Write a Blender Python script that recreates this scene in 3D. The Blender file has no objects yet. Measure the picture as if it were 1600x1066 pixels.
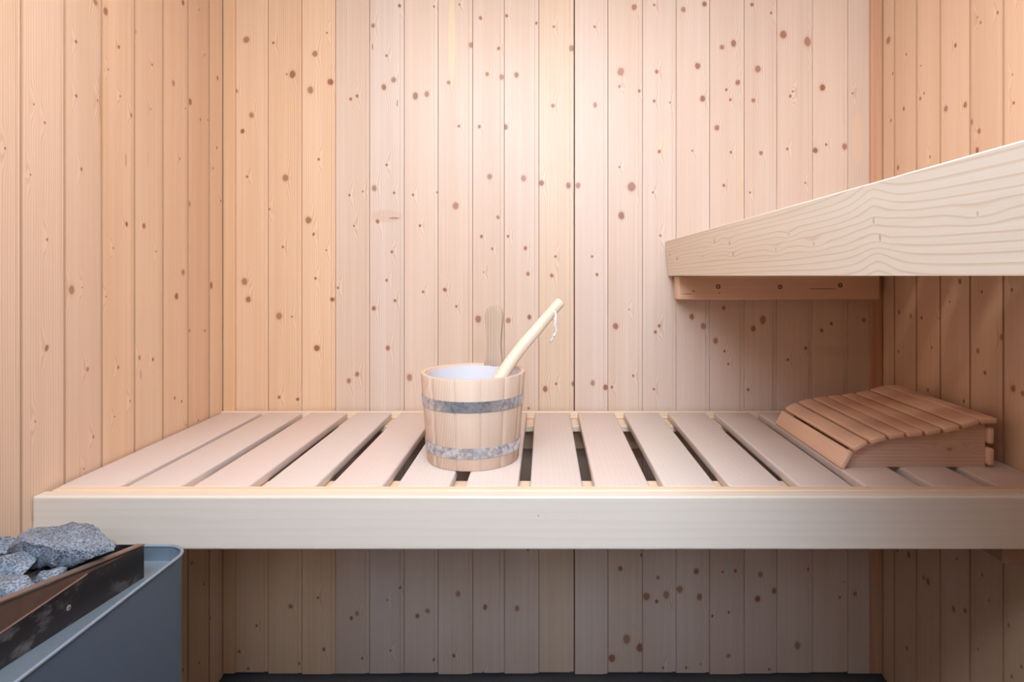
import bpy, bmesh, math, random
from mathutils import Vector, Matrix, noise
random.seed(7)
sc = bpy.context.scene
C = sc.collection
PI = math.pi
H = 1.19          # eye height
F = 941.0         # focal length in pixels of the 1600 px frame
YB = 1.792        # back wall distance
XL, XR = -0.950, 1.002
YF = -0.75        # wall behind the photographer
ZC = 2.22         # ceiling

# ------------------------------------------------------------ camera, world, lights, exposure
cam = bpy.data.cameras.new('camera'); co = bpy.data.objects.new('camera', cam); C.objects.link(co)
co.location = (0, 0, H); co.rotation_euler = (PI/2, 0, 0)
cam.sensor_width = 36; cam.lens = 36*F/1600
cam.shift_x = -50/1600; cam.shift_y = -102/1600
cam.clip_start = 0.01
sc.camera = co
sc.view_settings.view_transform = 'Standard'; sc.view_settings.look = 'None'
sc.view_settings.gamma = 1; sc.view_settings.use_curve_mapping = False
sc.view_settings.exposure = 0.12
w = bpy.data.worlds.new('daylight'); sc.world = w; w.use_nodes = True
w.node_tree.nodes['Background'].inputs[0].default_value = (0.75, 0.87, 1, 1)
w.node_tree.nodes['Background'].inputs[1].default_value = 1.0
def area(name, loc, target, sx, sy, power, col, spread=PI):
    l = bpy.data.lights.new(name, 'AREA'); l.shape = 'RECTANGLE'; l.size = sx; l.size_y = sy
    l.energy = power; l.color = col; l.spread = spread
    o = bpy.data.objects.new(name, l); C.objects.link(o); o.location = loc
    o.rotation_euler = (Vector(target)-Vector(loc)).to_track_quat('-Z', 'Y').to_euler()
    return o
area('skylight_daylight', (-0.10, 0.18, ZC-0.05), (-0.08, 1.5, 0.95), 1.35, 0.60, 46, (0.665, 0.835, 1.0))
area('window_daylight', (0.15, YF+0.02, 1.74), (0.16, 1.12, 0.72), 0.62, 0.62, 7.6, (0.54, 0.75, 1.0), math.radians(105))
area('warm_fill_light', (0.0, 0.95, ZC-0.055), (0.0, 1.05, 0), 1.25, 0.22, 6.5, (1.0, 0.83, 0.66))  # added warm fill from above, lifts the side walls

# ------------------------------------------------------------ helpers
def tag(o, label=None, cat=None, group=None, kind=None):
    if label: o['label'] = label
    if cat: o['category'] = cat
    if group: o['group'] = group
    if kind: o['kind'] = kind
    return o
def empty(name, loc=(0,0,0)):
    o = bpy.data.objects.new(name, None); C.objects.link(o); o.location = loc; o.empty_display_size = .05
    return o
def obj(name, bm, mat, parent=None, smooth=False, loc=None):
    me = bpy.data.meshes.new(name); bm.normal_update(); bm.to_mesh(me); bm.free()
    me.materials.append(mat)
    if smooth:
        for p in me.polygons: p.use_smooth = True
    o = bpy.data.objects.new(name, me); C.objects.link(o)
    if parent is not None:
        o.parent = parent
        if loc is None:                                       # meshes are written in world metres
            q = parent; wl_ = Vector((0, 0, 0))
            while q is not None: wl_ += q.location; q = q.parent
            o.location = -wl_
    if loc is not None: o.location = loc
    return o
def smooth_by_angle(o, ang=35):
    me = o.data
    for p in me.polygons: p.use_smooth = True
    bm = bmesh.new(); bm.from_mesh(me)
    for e in bm.edges:
        if len(e.link_faces) == 2: e.smooth = e.calc_face_angle(0) < math.radians(ang)
    bm.to_mesh(me); bm.free()
def box(bm, lo, hi, bev=0.0, seg=1):
    r = bmesh.ops.create_cube(bm, size=1)
    vs = r['verts']
    for v in vs:
        v.co = Vector([lo[i]+(v.co[i]+.5)*(hi[i]-lo[i]) for i in range(3)])
    if bev > 0:
        es = list({e for v in vs for e in v.link_edges})
        bmesh.ops.bevel(bm, geom=es, offset=bev, segments=seg, profile=.5, affect='EDGES')
def prism(bm, prof, fn, a, b):
    """extrude a 2D profile: fn(p, t) -> 3D for t in (a, b)"""
    A = [bm.verts.new(fn(p, a)) for p in prof]; B = [bm.verts.new(fn(p, b)) for p in prof]
    n = len(prof)
    for i in range(n):
        bm.faces.new((A[i], A[(i+1) % n], B[(i+1) % n], B[i]))
    bm.faces.new(A[::-1]); bm.faces.new(B)
    bmesh.ops.recalc_face_normals(bm, faces=bm.faces[:])
def tube(bm, pts, rad, n=12, flat=1.0, cap=True):
    pts = [Vector(p) for p in pts]; rings = []
    for i, p in enumerate(pts):
        d = (pts[min(i+1, len(pts)-1)]-pts[max(i-1, 0)]).normalized()
        s = d.cross(Vector((0, 1, 0)))
        if s.length < 1e-4: s = Vector((1, 0, 0))
        s.normalize(); t = d.cross(s)
        r = rad[i] if hasattr(rad, '__len__') else rad
        rings.append([bm.verts.new(p+s*math.cos(2*PI*k/n)*r+t*math.sin(2*PI*k/n)*r*flat) for k in range(n)])
    for a, b in zip(rings, rings[1:]):
        for k in range(n):
            bm.faces.new((a[k], a[(k+1) % n], b[(k+1) % n], b[k]))
    if cap:
        bm.faces.new(rings[0][::-1]); bm.faces.new(rings[-1])
    bmesh.ops.recalc_face_normals(bm, faces=bm.faces[:])

# ------------------------------------------------------------ materials
class N:
    def __init__(s, name):
        s.m = bpy.data.materials.new(name); s.m.use_nodes = True; s.t = s.m.node_tree
        s.t.nodes.clear()
        s.out = s.t.nodes.new('ShaderNodeOutputMaterial'); s.b = s.t.nodes.new('ShaderNodeBsdfPrincipled')
        s.t.links.new(s.b.outputs[0], s.out.inputs[0])
    def new(s, ty): return s.t.nodes.new(ty)
    def put(s, sock, v):
        if isinstance(v, bpy.types.NodeSocket): s.t.links.new(v, sock)
        elif v is not None: sock.default_value = v
    def math(s, op, a, b=None, c=None, clamp=False):
        n = s.new('ShaderNodeMath'); n.operation = op; n.use_clamp = clamp
        for i, v in enumerate((a, b, c)):
            if v is not None: s.put(n.inputs[i], v)
        return n.outputs[0]
    def comb(s, x, y, z=0.0):
        n = s.new('ShaderNodeCombineXYZ')
        for i, v in enumerate((x, y, z)): s.put(n.inputs[i], v)
        return n.outputs[0]
    def noise(s, vec, scale=1.0, detail=2.0, rough=.5, w=None):
        n = s.new('ShaderNodeTexNoise')
        if w is not None: n.noise_dimensions = '4D'; n.inputs['W'].default_value = w
        s.put(n.inputs['Vector'], vec); n.inputs['Scale'].default_value = scale
        n.inputs['Detail'].default_value = detail; n.inputs['Roughness'].default_value = rough
        return n.outputs['Fac']
    def rng(s, v, a, b, c=0.0, d=1.0, smooth=False):
        n = s.new('ShaderNodeMapRange'); n.clamp = True
        if smooth: n.interpolation_type = 'SMOOTHSTEP'
        s.put(n.inputs[0], v)
        for i, x in enumerate((a, b, c, d)): n.inputs[i+1].default_value = x
        return n.outputs[0]
    def mix(s, f, a, b, mode='MIX'):
        n = s.new('ShaderNodeMix'); n.data_type = 'RGBA'; n.blend_type = mode
        s.put(n.inputs[0], f)
        s.put(n.inputs[6], a if isinstance(a, bpy.types.NodeSocket) else (*a, 1)); s.put(n.inputs[7], b if isinstance(b, bpy.types.NodeSocket) else (*b, 1))
        return n.outputs[2]
    def bump(s, h, strength, dist=.001):
        n = s.new('ShaderNodeBump'); n.inputs['Strength'].default_value = strength; n.inputs['Distance'].default_value = dist
        s.put(n.inputs['Height'], h); s.t.links.new(n.outputs[0], s.b.inputs['Normal'])

# one knot: distance field of an ellipse, accumulated core / halo / grain bending
def knot_group():
    g = bpy.data.node_groups.new('knot', 'ShaderNodeTree')
    for nm, ty in (('Pos', 'NodeSocketVector'), ('Center', 'NodeSocketVector'), ('Inv', 'NodeSocketVector'), ('InvWide', 'NodeSocketVector'),
                   ('Dark', 'NodeSocketFloat'), ('Core', 'NodeSocketFloat'), ('Halo', 'NodeSocketFloat'), ('Bend', 'NodeSocketFloat')):
        g.interface.new_socket(name=nm, in_out='INPUT', socket_type=ty)
    for nm in ('Core', 'Halo', 'Bend'): g.interface.new_socket(name=nm, in_out='OUTPUT', socket_type='NodeSocketFloat')
    L = g.links.new; n = g.nodes.new
    gi = n('NodeGroupInput'); go = n('NodeGroupOutput')
    def vm(op, a, b=None):
        q = n('ShaderNodeVectorMath'); q.operation = op; L(a, q.inputs[0])
        if b is not None: L(b, q.inputs[1])
        return q
    d = vm('SUBTRACT', gi.outputs['Pos'], gi.outputs['Center']).outputs[0]
    e = vm('MULTIPLY', d, gi.outputs['Inv']).outputs[0]
    r = vm('LENGTH', e).outputs['Value']
    e2 = vm('MULTIPLY', d, gi.outputs['InvWide']).outputs[0]
    r2 = vm('LENGTH', e2).outputs['Value']
    def rg(v, a, b, c, dd):
        q = n('ShaderNodeMapRange'); q.interpolation_type = 'SMOOTHSTEP'; L(v, q.inputs[0])
        for i, x in enumerate((a, b, c, dd)): q.inputs[i+1].default_value = x
        return q.outputs[0]
    def ma(op, a, b):
        q = n('ShaderNodeMath'); q.operation = op; L(a, q.inputs[0]); L(b, q.inputs[1]); return q.outputs[0]
    L(ma('MAXIMUM', gi.outputs['Core'], ma('MULTIPLY', rg(r, .75, 1.2, 1, 0), gi.outputs['Dark'])), go.inputs['Core'])
    L(ma('MAXIMUM', gi.outputs['Halo'], rg(r, .8, 2.1, 1, 0)), go.inputs['Halo'])
    L(ma('ADD', gi.outputs['Bend'], rg(r2, 0, 1, 1, 0)), go.inputs['Bend'])
    return g
KG = knot_group()
KNOTLOG = []
def wood(name, a_ax, l_ax, knots=(), light=(.80,.56,.38), dark=(.66,.39,.22), K=230, contrast=.45, center=0.0, depth=.03,
         slope=.006, seed=0.0, rough=.42, knotcol=(.20,.075,.038), halocol=(.52,.24,.12), bend=.010, local=False, patches=(), spec=.5, ring_lo=.25, swell=None):
    """wood with growth rings; knots = [(a, l, ra, rl, darkness)] in metres along (across, along)"""
    m = N(name)
    tc = m.new('ShaderNodeTexCoord'); sp = m.new('ShaderNodeSeparateXYZ'); m.t.links.new(tc.outputs['Object'], sp.inputs[0])
    A = sp.outputs[a_ax]; Lq = sp.outputs[l_ax]; T = sp.outputs[3-a_ax-l_ax]
    wob = m.noise(m.comb(m.math('MULTIPLY', A, 60), m.math('MULTIPLY', Lq, 60)), 1, 2, .6, w=seed)
    wv = m.math('MULTIPLY', m.math('SUBTRACT', wob, .5), .0045)
    pos = m.comb(m.math('ADD', A, wv), m.math('ADD', Lq, m.math('MULTIPLY', wv, 1.6)))
    core = halo = bnd = 0.0
    for (a, l, ra, rl, dk) in knots:
        g = m.new('ShaderNodeGroup'); g.node_tree = KG
        m.put(g.inputs['Pos'], pos); g.inputs['Center'].default_value = (a, l, 0)
        g.inputs['Inv'].default_value = (1/ra, 1/rl, 0)
        g.inputs['InvWide'].default_value = (1/(ra*2.2+.010), 1/(rl*4+.045), 0)
        g.inputs['Dark'].default_value = dk
        for k, v in (('Core', core), ('Halo', halo), ('Bend', bnd)): m.put(g.inputs[k], v)
        core, halo, bnd = g.outputs['Core'], g.outputs['Halo'], g.outputs['Bend']
    n1 = m.noise(m.comb(m.math('MULTIPLY', A, 9), m.math('MULTIPLY', Lq, 1.3), m.math('MULTIPLY', T, 4)), 1, 2, .5, w=seed+3.1)
    dd = m.math('ADD', m.math('MULTIPLY', Lq, slope), m.math('ADD', depth, m.math('MULTIPLY', m.math('SUBTRACT', n1, .5), .045)))
    da = m.math('ADD', m.math('SUBTRACT', A, center), m.math('MULTIPLY', T, .7))
    r = m.math('SQRT', m.math('ADD', m.math('MULTIPLY', da, da), m.math('MULTIPLY', dd, dd)))
    if knots: r = m.math('ADD', r, m.math('MULTIPLY', bnd, bend))
    if swell:      # one broad rise of the grain where it runs round a pair of knots
        dsw = m.math('DIVIDE', m.math('SUBTRACT', Lq, swell[0]), swell[1])
        r = m.math('ADD', r, m.math('MULTIPLY', m.math('DIVIDE', 1.0, m.math('ADD', 1.0, m.math('MULTIPLY', dsw, dsw))), swell[2]))
    n2 = m.noise(m.comb(m.math('MULTIPLY', A, 40), m.math('MULTIPLY', Lq, 2)), 1, 2, .5, w=seed+9)
    ph = m.math('ADD', m.math('MULTIPLY', r, K), m.math('MULTIPLY', n2, 1.4))
    fr = m.math('FRACT', ph)
    ring = m.math('MULTIPLY', m.rng(fr, ring_lo, .88, 0, 1, True), m.rng(fr, .9, 1.0, 1, 0, True))
    fine = m.noise(m.comb(m.math('MULTIPLY', A, 700), m.math('MULTIPLY', Lq, 9), m.math('MULTIPLY', T, 700)), 1, 3, .65, w=seed)
    broad = m.noise(m.comb(m.math('MULTIPLY', A, 14), m.math('MULTIPLY', Lq, 1.1)), 1, 2, .5, w=seed+20)
    f = m.math('ADD', m.math('MULTIPLY', ring, contrast), m.math('MULTIPLY', m.math('SUBTRACT', fine, .35), contrast*.8))
    f = m.math('ADD', f, m.math('MULTIPLY', m.math('SUBTRACT', broad, .4), .9*min(1, contrast*1.6)))
    streak = m.noise(m.comb(m.math('MULTIPLY', A, 110), m.math('MULTIPLY', Lq, .9), m.math('MULTIPLY', T, 60)), 1, 3, .6, w=seed+31)
    f = m.math('ADD', f, m.math('MULTIPLY', m.math('SUBTRACT', streak, .5), contrast*1.3), clamp=True)
    col = m.mix(f, light, dark)
    for (a, l, ra, rl, pc, amt) in patches:
        vm = m.new('ShaderNodeVectorMath'); vm.operation = 'SUBTRACT'; m.put(vm.inputs[0], pos); vm.inputs[1].default_value = (a, l, 0)
        v2 = m.new('ShaderNodeVectorMath'); v2.operation = 'MULTIPLY'; m.put(v2.inputs[0], vm.outputs[0]); v2.inputs[1].default_value = (1/ra, 1/rl, 0)
        v3 = m.new('ShaderNodeVectorMath'); v3.operation = 'LENGTH'; m.put(v3.inputs[0], v2.outputs[0])
        col = m.mix(m.rng(v3.outputs['Value'], .7, 1.1, amt, 0, True), col, pc)
    if knots:
        col = m.mix(m.math('MULTIPLY', halo, .30), col, halocol)
        kf = m.noise(m.comb(m.math('MULTIPLY', A, 500), m.math('MULTIPLY', Lq, 500)), 1, 2, .6, w=seed)
        kc = m.mix(kf, knotcol, tuple(min(1, c*2.2) for c in knotcol))
        kc = m.mix(m.rng(core, .35, .62, 0, 1, True), tuple(c*.45 for c in knotcol), kc) 
        col = m.mix(core, col, kc)
    m.put(m.b.inputs['Base Color'], col)
    m.put(m.b.inputs['Roughness'], m.rng(fine, 0, 1, rough-.06, rough+.10))
    m.b.inputs['Specular IOR Level'].default_value = spec
    m.bump(m.math('ADD', m.math('MULTIPLY', ring, .35), fine), .10, .0008)
    return m.m

def plain(name, col, rough=.5, metal=0.0, noise_amt=0.0, scale=60, col2=None, bump=0.0, detail=3, **kw):
    m = N(name)
    tc = m.new('ShaderNodeTexCoord')
    if noise_amt > 0:
        f = m.noise(tc.outputs['Object'], scale, detail, .6)
        g = m.rng(f, .5-noise_amt/2, .5+noise_amt/2)
        m.put(m.b.inputs['Base Color'], m.mix(g, col, col2 or tuple(c*.6 for c in col)))
        if bump: m.bump(f, bump, .001)
    else: m.b.inputs['Base Color'].default_value = (*col, 1)
    m.b.inputs['Roughness'].default_value = rough; m.b.inputs['Metallic'].default_value = metal
    for k, v in kw.items(): m.b.inputs[k].default_value = v
    return m.m

# ------------------------------------------------------------ knots read off the boards: "u v r[*aspect][!dark]"
KN = {}
def zrel(v, y): return H-(v-431)*y/F
LEFT = """149 4 5|165 18 5|119 65 2.5|186 73 2.5|211 49 3|169 109 1.5|238 101 2|271 130 3.5|297 159 4.5|290 170 2|119 150 2.5|153 158 2.5|188 150 1.5|206 180 3|235 171 1.5|313 187 2|326 188 1.5|320 85 1.5|286 4 3.5|311 15 1.5|340 122 3|53 163 1.5|70 192 2|48 273 1.5|8 232 2|127 265 2.5|74 374 2|112 453 6|198 350 3.5|225 353 4|177 388 1.5|244 393 1.5|286 426 4.5|276 463 5|166 463 1.5|129 449 1.2|281 248 1.5|296 318 3.5|339 231 2|333 263 1.5|345 314 1.5|330 446 4.5|320 517 2|296 517 2|73 544 3.5|137 577 3|185 574 2.5|218 559 3|239 562 2.5|203 627 1.5|179 651 1.5|273 622 2.5|284 627 2|146 683 2|55 659 1.5|291 665 2|310 657 1.5|131 733 1.5|56 822 2.5|311 1036 2|286 1047 2|328 967 3|318 913 2|300 880 2"""
BACK = """385 62 5|369 142 3|393 180 4|379 205 3.5|386 276 2|382 440 5|388 468 4.5|427 67 2|457 116 5|448 116 1.5|492 84 4.5|511 51 1.5|485 141 5|516 128 5|498 249 2|446 278 5|482 344 5|490 366 2|421 327 1.5|442 386 2|510 391 1.5|493 435 2|436 494 5|519 468 3.5|456 495 1.5|528 450 2|548 155 2.5|558 150 2.5|546 305 2|567 299 1.5|553 353 1.5|583 40 3|624 9 2.5|604 87 2|600 136 4|615 125 4|604 258 2|585 294 4|616 301 2|590 346 3|612 394 2|604 438 2|617 470 2.5|584 482 3.5|649 150 4.5|667 147 4|645 305 2|656 353 2|683 300 1.5|661 456 2|701 129 3|717 197 2|712 322 5|695 453 3.5|713 479 2|736 70 4|751 28 3|678 10 1.5|718 7 1.5|792 24 2.5|779 76 2.5|761 116 3|784 120 4|749 198 2.5|790 199 3.5|765 276 4|778 340 3|752 370 2.5|769 389 2|794 369 2|756 425 1.2|747 499 5|794 501 4|495 544 5|606 544 3.5|545 595 3.5|558 585 3.5|640 590 4.5|436 621 2.2|465 624 2.5|454 948 4|497 934 2|558 959 3.5|549 966 3|506 1015 2.5|605 938 1.5|625 919 2|610 1017 1.5|566 1029 2|652 963 3.5|668 955 4|678 1031 2|716 928 4|709 1025 3|758 949 3.5|467 1038 2|755 1052 2|401 978 2|374 1018 2.5|388 1045 2
991 11 4.5|1022 8 2|1068 15 4|1101 6 4|1175 7 3|865 42 2|929 42 2|893 75 4|838 36 2|807 117 4|1128 74 4|1146 68 4.5|970 112 5.5|1026 112 3|1090 103 4.5|1184 108 5|1153 129 4|999 142 2.5|1022 158 2.5|1098 154 4.5|1177 157 3.5|1135 140 2|1141 156 2|968 135 2|864 165 3|930 164 3.5|1120 200 4|1047 160 1.5|1030 237 2.5|1082 235 1.5|1142 238 2|1189 239 3|818 279 4.5|846 286 4.5|888 290 4|903 290 4|987 292 7|968 261 1.5|971 337 5.5|1131 290 2.5|1172 301 1.5|1020 301 1.5|1032 368 2|821 388 3|825 428 3|868 401 2|933 429 2.5|925 401 2|827 496 3.5|962 510 5|1030 509 2.5|1024 519 2.5|983 484 1.2|862 431 3|1081 495 4|1099 510 4.5|1131 481 3|1192 500 5|1177 514 4|1132 549 2|1138 569 2|1118 533 4|1169 609 2.5|989 588 2|852 608 4|869 600 2|896 600 3.5|926 599 3.5|946 606 4|956 605 2|1022 608 2|826 638 2|808 951 4|969 889 4|1003 868 3|1028 903 3|1010 932 6|1041 930 5|1026 940 3|1088 893 4.5|1062 921 5.5|1093 933 4.5|1188 898 4|1184 936 5|1149 892 2.5|1129 894 2|1139 957 2|979 999 6|1000 1013 6|956 1029 6|1138 1025 3.5|1036 1044 2|1072 1044 2|1113 963 2|1095 1038 1.5|825 859 2
1224 54 6|1262 65 6|1285 137 4.5|1239 143 1.5|1235 150 2|1205 20 2|1230 233 2|1274 235 4.5|1291 226 2|1320 229 4.5|1258 286 1.5|1332 146 1.5|1299 506 2.5|1284 516 3|1350 500 3.5|1231 562 2|1259 544 2.5|1263 890 2|1210 924 4|1319 910 1.5|1336 928 3|1246 1009 5|1312 934 2|1202 1046 2"""
RIGHT = """1388 63 6|1395 115 2|1416 85 2|1392 188 2|1412 170 3|1439 103 1.5|1438 154 3|1444 146 2|1493 71 3|1508 164 4.5|1478 170 5|1530 205 3.5|1516 191 4|1559 20 2.5|1584 161 2.5|1582 117 1.5|1527 27 1.5|1532 35 2|1527 235 4|1453 245 2|1403 262 4|1405 488 3|1423 494 3|1440 497 2.5|1468 498 2|1534 456 2.5|1581 453 2.5|1565 527 4|1484 472 1.5|1500 440 4|1404 550 2|1456 544 2|1528 549 4|1539 583 3.5|1583 607 5|1598 615 4|1506 627 2.5|1450 610 3|1420 867 4|1402 860 3|1443 903 3.5|1450 909 4.5|1490 952 4.5|1508 955 4|1495 873 2|1535 899 2|1545 938 2|1576 977 3|1528 1014 2|1417 1013 3|1581 1058 3|1596 1042 3"""
def parse(s, side):
    out = []
    for i, t in enumerate(s.replace('\n', '|').split('|')):
        u, v, r = map(float, t.split())
        if side == 'back': y = YB; a = (u-850)*y/F
        else:
            x = XL if side == 'left' else XR
            y = F*x/(u-850); a = y
        rm = r*.92*y/F
        asp = 1.0+.35*((i*37) % 10)/10 if r > 3 else 1.15
        dk = 1.0 if r < 2.6 else (.80, 1.0, .88, .95, .76)[(i*7) % 5]
        out.append((a, zrel(v, y), rm*.95, rm*asp, dk))
    return out
KN['back'], KN['left'], KN['right'] = parse(BACK, 'back'), parse(LEFT, 'left'), parse(RIGHT, 'right')
def extra_knots(lo, hi, z0, z1, n):
    return [(random.uniform(lo+.006, hi-.018), random.uniform(z0, z1), *(lambda r: (r, r*1.2))(random.choice((.003, .004, .006, .008, .009))), random.choice((.6, .8, .9))) for _ in range(n)]

def pa(side, u, v, ru, rv, col, amt):
    y = YB if side == 'back' else F*XL/(u-850)
    a = (u-850)*y/F if side == 'back' else y
    return (a, zrel(v, y), ru*y/F, rv*y/F, col, amt)
DK = (.16, .05, .02)
PATCH = {'right': [], 'left': [pa('left', 158.8, 195, 1.2, 85, (.75, .33, .05), .75), pa('left', 157.6, 150, .7, 45, DK, .6), pa('left', 196.8, 250, .9, 12, DK, .8), pa('left', 220, 585, .9, 9, DK, .8), pa('left', 231, 250, .8, 14, (.55, .28, .16), .6)],
         'back': [pa('back', 604, 338, 26, 11, (.62, .38, .27), .5), pa('back', 616, 341, 9, 1.6, DK, .6), pa('back', 582, 73, .9, 6, DK, .8), pa('back', 621, 161, .9, 6, DK, .8), pa('back', 1035, 225, 13, 20, (.78, .55, .30), .28), pa('back', 1157, 280, 3, 70, (.76, .50, .26), .5),
                  pa('back', 706, 60, 6, 80, (.80, .60, .35), .6), pa('back', 1340, 215, 10, 45, (.78, .52, .30), .35), pa('back', 1388, 63, 5, 2, DK, .5)]}
# ------------------------------------------------------------ room
dark_gap = plain('gap_dark', (.10, .055, .03), .9)
def board_prof(a0, a1, c=.0013):
    s = .0120; d = .0022; g = .0009 if c < .0015 else .0014
    # (across, proud): face, then the recessed tongue strip at the far side
    return [(a0, -.012), (a0, -.0025), (a0+c, 0), (a1-s-c*.6, 0), (a1-s, -d), (a1-g, -d), (a1-g, -.012)]
WARM = ((.81,.545,.355), (.67,.38,.21)); MID = ((.725,.555,.435), (.605,.40,.28)); PINK = ((.725,.565,.46), (.61,.415,.30)); MID2 = ((.735,.545,.39), (.61,.385,.24)); SIDE = ((.79,.55,.38), (.65,.385,.23))  # light's colour cast put into the wood: warm at the sides, paler centre
SEAM_SHADE = plain('seam_shade_wood', (.44, .24, .13), .8)   # darker board edges, painting the shade inside the seams
def plank(parent, side, a0, a1, z0, z1, seed, tone, nextra=0, flip=False):
    ks = [k for k in KN[side] if a0 <= k[0] < a1 and k[1] < z1 and k[1] > z0-.03]
    if nextra: ks = ks+extra_knots(a0, a1, z0, z1, nextra)
    rnd = random.Random(seed*13+5)
    j = rnd.uniform(-.016, .016); k2 = rnd.uniform(.97, 1.03)
    lt = tuple(min(1, c*k2+j*(.4, .9, 1)[i]) for i, c in enumerate(tone[0])); dk = tuple(c*k2+j*(.4, .9, 1)[i] for i, c in enumerate(tone[1]))
    ax = 0 if side in ('back', 'front') else 1
    mat = wood('pine_board', ax, 2, ks, light=lt, dark=dk, center=(a0+a1)/2+rnd.uniform(-.03, .03), depth=rnd.uniform(.008, .05),
               slope=rnd.uniform(-.012, .012), seed=seed*1.7, K=rnd.uniform(170, 300), contrast=rnd.uniform(.55, .9), rough=.38, patches=[(p[0], p[1], p[2], p[3], p[4], p[5]) for p in PATCH[side] if a0 <= p[0] < a1])
    if side == 'back': fn = lambda p, t: Vector((p[0], YB-p[1], t))
    elif side == 'left': fn = lambda p, t: Vector((XL+p[1], p[0], t))
    elif side == 'right': fn = lambda p, t: Vector((XR-p[1], p[0], t))
    pr = board_prof(a0, a1, .0013 if side == 'back' else .0016)
    if flip: pr = [(a0+a1-a, d) for a, d in pr]
    bm = bmesh.new(); prism(bm, pr, fn, z0, z1)
    bm.faces.ensure_lookup_table()
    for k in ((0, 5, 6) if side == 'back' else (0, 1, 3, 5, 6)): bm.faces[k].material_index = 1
    o = obj('plank', bm, mat, parent); o.data.materials.append(SEAM_SHADE)
    return o
def backing(name, lo, hi):
    bm = bmesh.new(); box(bm, lo, hi)
    return tag(obj(name, bm, dark_gap), kind='structure')
wb = backing('wall_back', (XL-.05, YB+.0121, 0), (XR+.05, YB+.05, ZC))
seams = [366, 419, 471.5, 524, 577.5, 631.5, 684.5, 738.5, 788, 842, 898, 950, 1004, 1056.5, 1109, 1163, 1214, 1270, 1325, 1377]
for i in range(len(seams)-1):
    a0, a1 = [(s-850)*YB/F for s in seams[i:i+2]]
    tone = (WARM, WARM, WARM, MID, PINK, MID, MID, MID, MID, MID2, PINK, MID, PINK, PINK, PINK, PINK, PINK, MID, MID)[i]
    rnd = random.Random(i)
    z0 = .004+rnd.choice((0, .002, .004, .006))
    if i == 9: a1 -= .0022
    plank(wb, 'back', a0, a1, z0, ZC-.005, i+1, tone)
wl = backing('wall_left', (XL-.05, YF, 0), (XL-.0121, YB+.012, ZC))
lus = [350.5, 327.5, 294.5, 255.5, 211, 160, 102, 34]
ys = [F*XL/(u-850) for u in lus]
while ys[-1] > YF+.1: ys.append(ys[-1]-.1022)
for i in range(len(ys)-1):
    plank(wl, 'left', max(ys[i+1], YF), ys[i], .004, ZC-.005, 40+i, SIDE if i < 5 else ((.765,.56,.42), (.64,.40,.26)), 0 if i < 7 else (6 if i > 8 else 2))  # nearest boards paler: cool light painted into their tone
wr = backing('wall_right', (XR+.0121, YF, 0), (XR+.05, YB+.012, ZC))
rus = [1376.5, 1397, 1431.5, 1468.5, 1515, 1567]
ys = [F*XR/(u-850) for u in rus]
while ys[-1] > YF+.1: ys.append(ys[-1]-.1022)
for i in range(len(ys)-1):
    plank(wr, 'right', max(ys[i+1], YF), ys[i], .004, ZC-.005, 80+i, SIDE, 0 if i < 5 else 6)
# corner trims
def trim(name, x0, x1, seed, l, d):
    m = wood('trim_wood', 0, 2, (), light=l, dark=d, center=(x0+x1)/2+.004, depth=.004, slope=.010, seed=seed, K=330, contrast=.7)
    bm = bmesh.new(); box(bm, (x0, YB-.0105, .012), (x1, YB-.0001, ZC-.005), .0012)
    return tag(obj(name, bm, m), kind='structure')
trim('trim_1', XL+.0002, XL+.0345, 3.3, (.78,.49,.29), (.62,.33,.16))
trim('trim_2', XR-.0345, XR-.0002, 8.3, (.66,.38,.23), (.45,.20,.10))
# floor
fm = N('stone_floor'); tcf = fm.new('ShaderNodeTexCoord')
nf = fm.noise(tcf.outputs['Object'], 9, 4, .6); nf2 = fm.noise(tcf.outputs['Object'], 160, 2, .5)
fm.put(fm.b.inputs['Base Color'], fm.mix(fm.math('ADD', fm.math('MULTIPLY', nf, .7), fm.math('MULTIPLY', nf2, .3)), (.05, .055, .065), (.13, .13, .14)))
fm.b.inputs['Roughness'].default_value = .55; fm.bump(nf2, .2)
bm = bmesh.new(); box(bm, (XL-.05, YF-.05, -.06), (XR+.05, YB+.05, 0))
tag(obj('floor', bm, fm.m), kind='structure')
# ceiling: panelling boards across the room
cb = bmesh.new(); box(cb, (XL-.05, YF-.05, ZC+.0001), (XR+.05, YB+.05, ZC+.04)); ceil = tag(obj('ceiling', cb, dark_gap), kind='structure')
cm = wood('ceiling_board', 1, 0, (), light=MID[0], dark=MID[1], center=.3, depth=.03, seed=77, K=150)
y = YF; base = None
while y < YB-.02:
    if base is None:
        bm = bmesh.new()
        prism(bm, [(0, 0), (0, -.0095), (.002, -.012), (.088, -.012), (.0905, -.009), (.1005, -.009), (.1005, 0)], lambda p, t: Vector((t, p[0], ZC+p[1])), XL, XR)
        base = obj('plank', bm, cm, ceil, loc=(0, y, 0))
    else:
        o = base.copy(); C.objects.link(o); o.parent = ceil; o.location = (0, y, 0)
    y += .102
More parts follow.
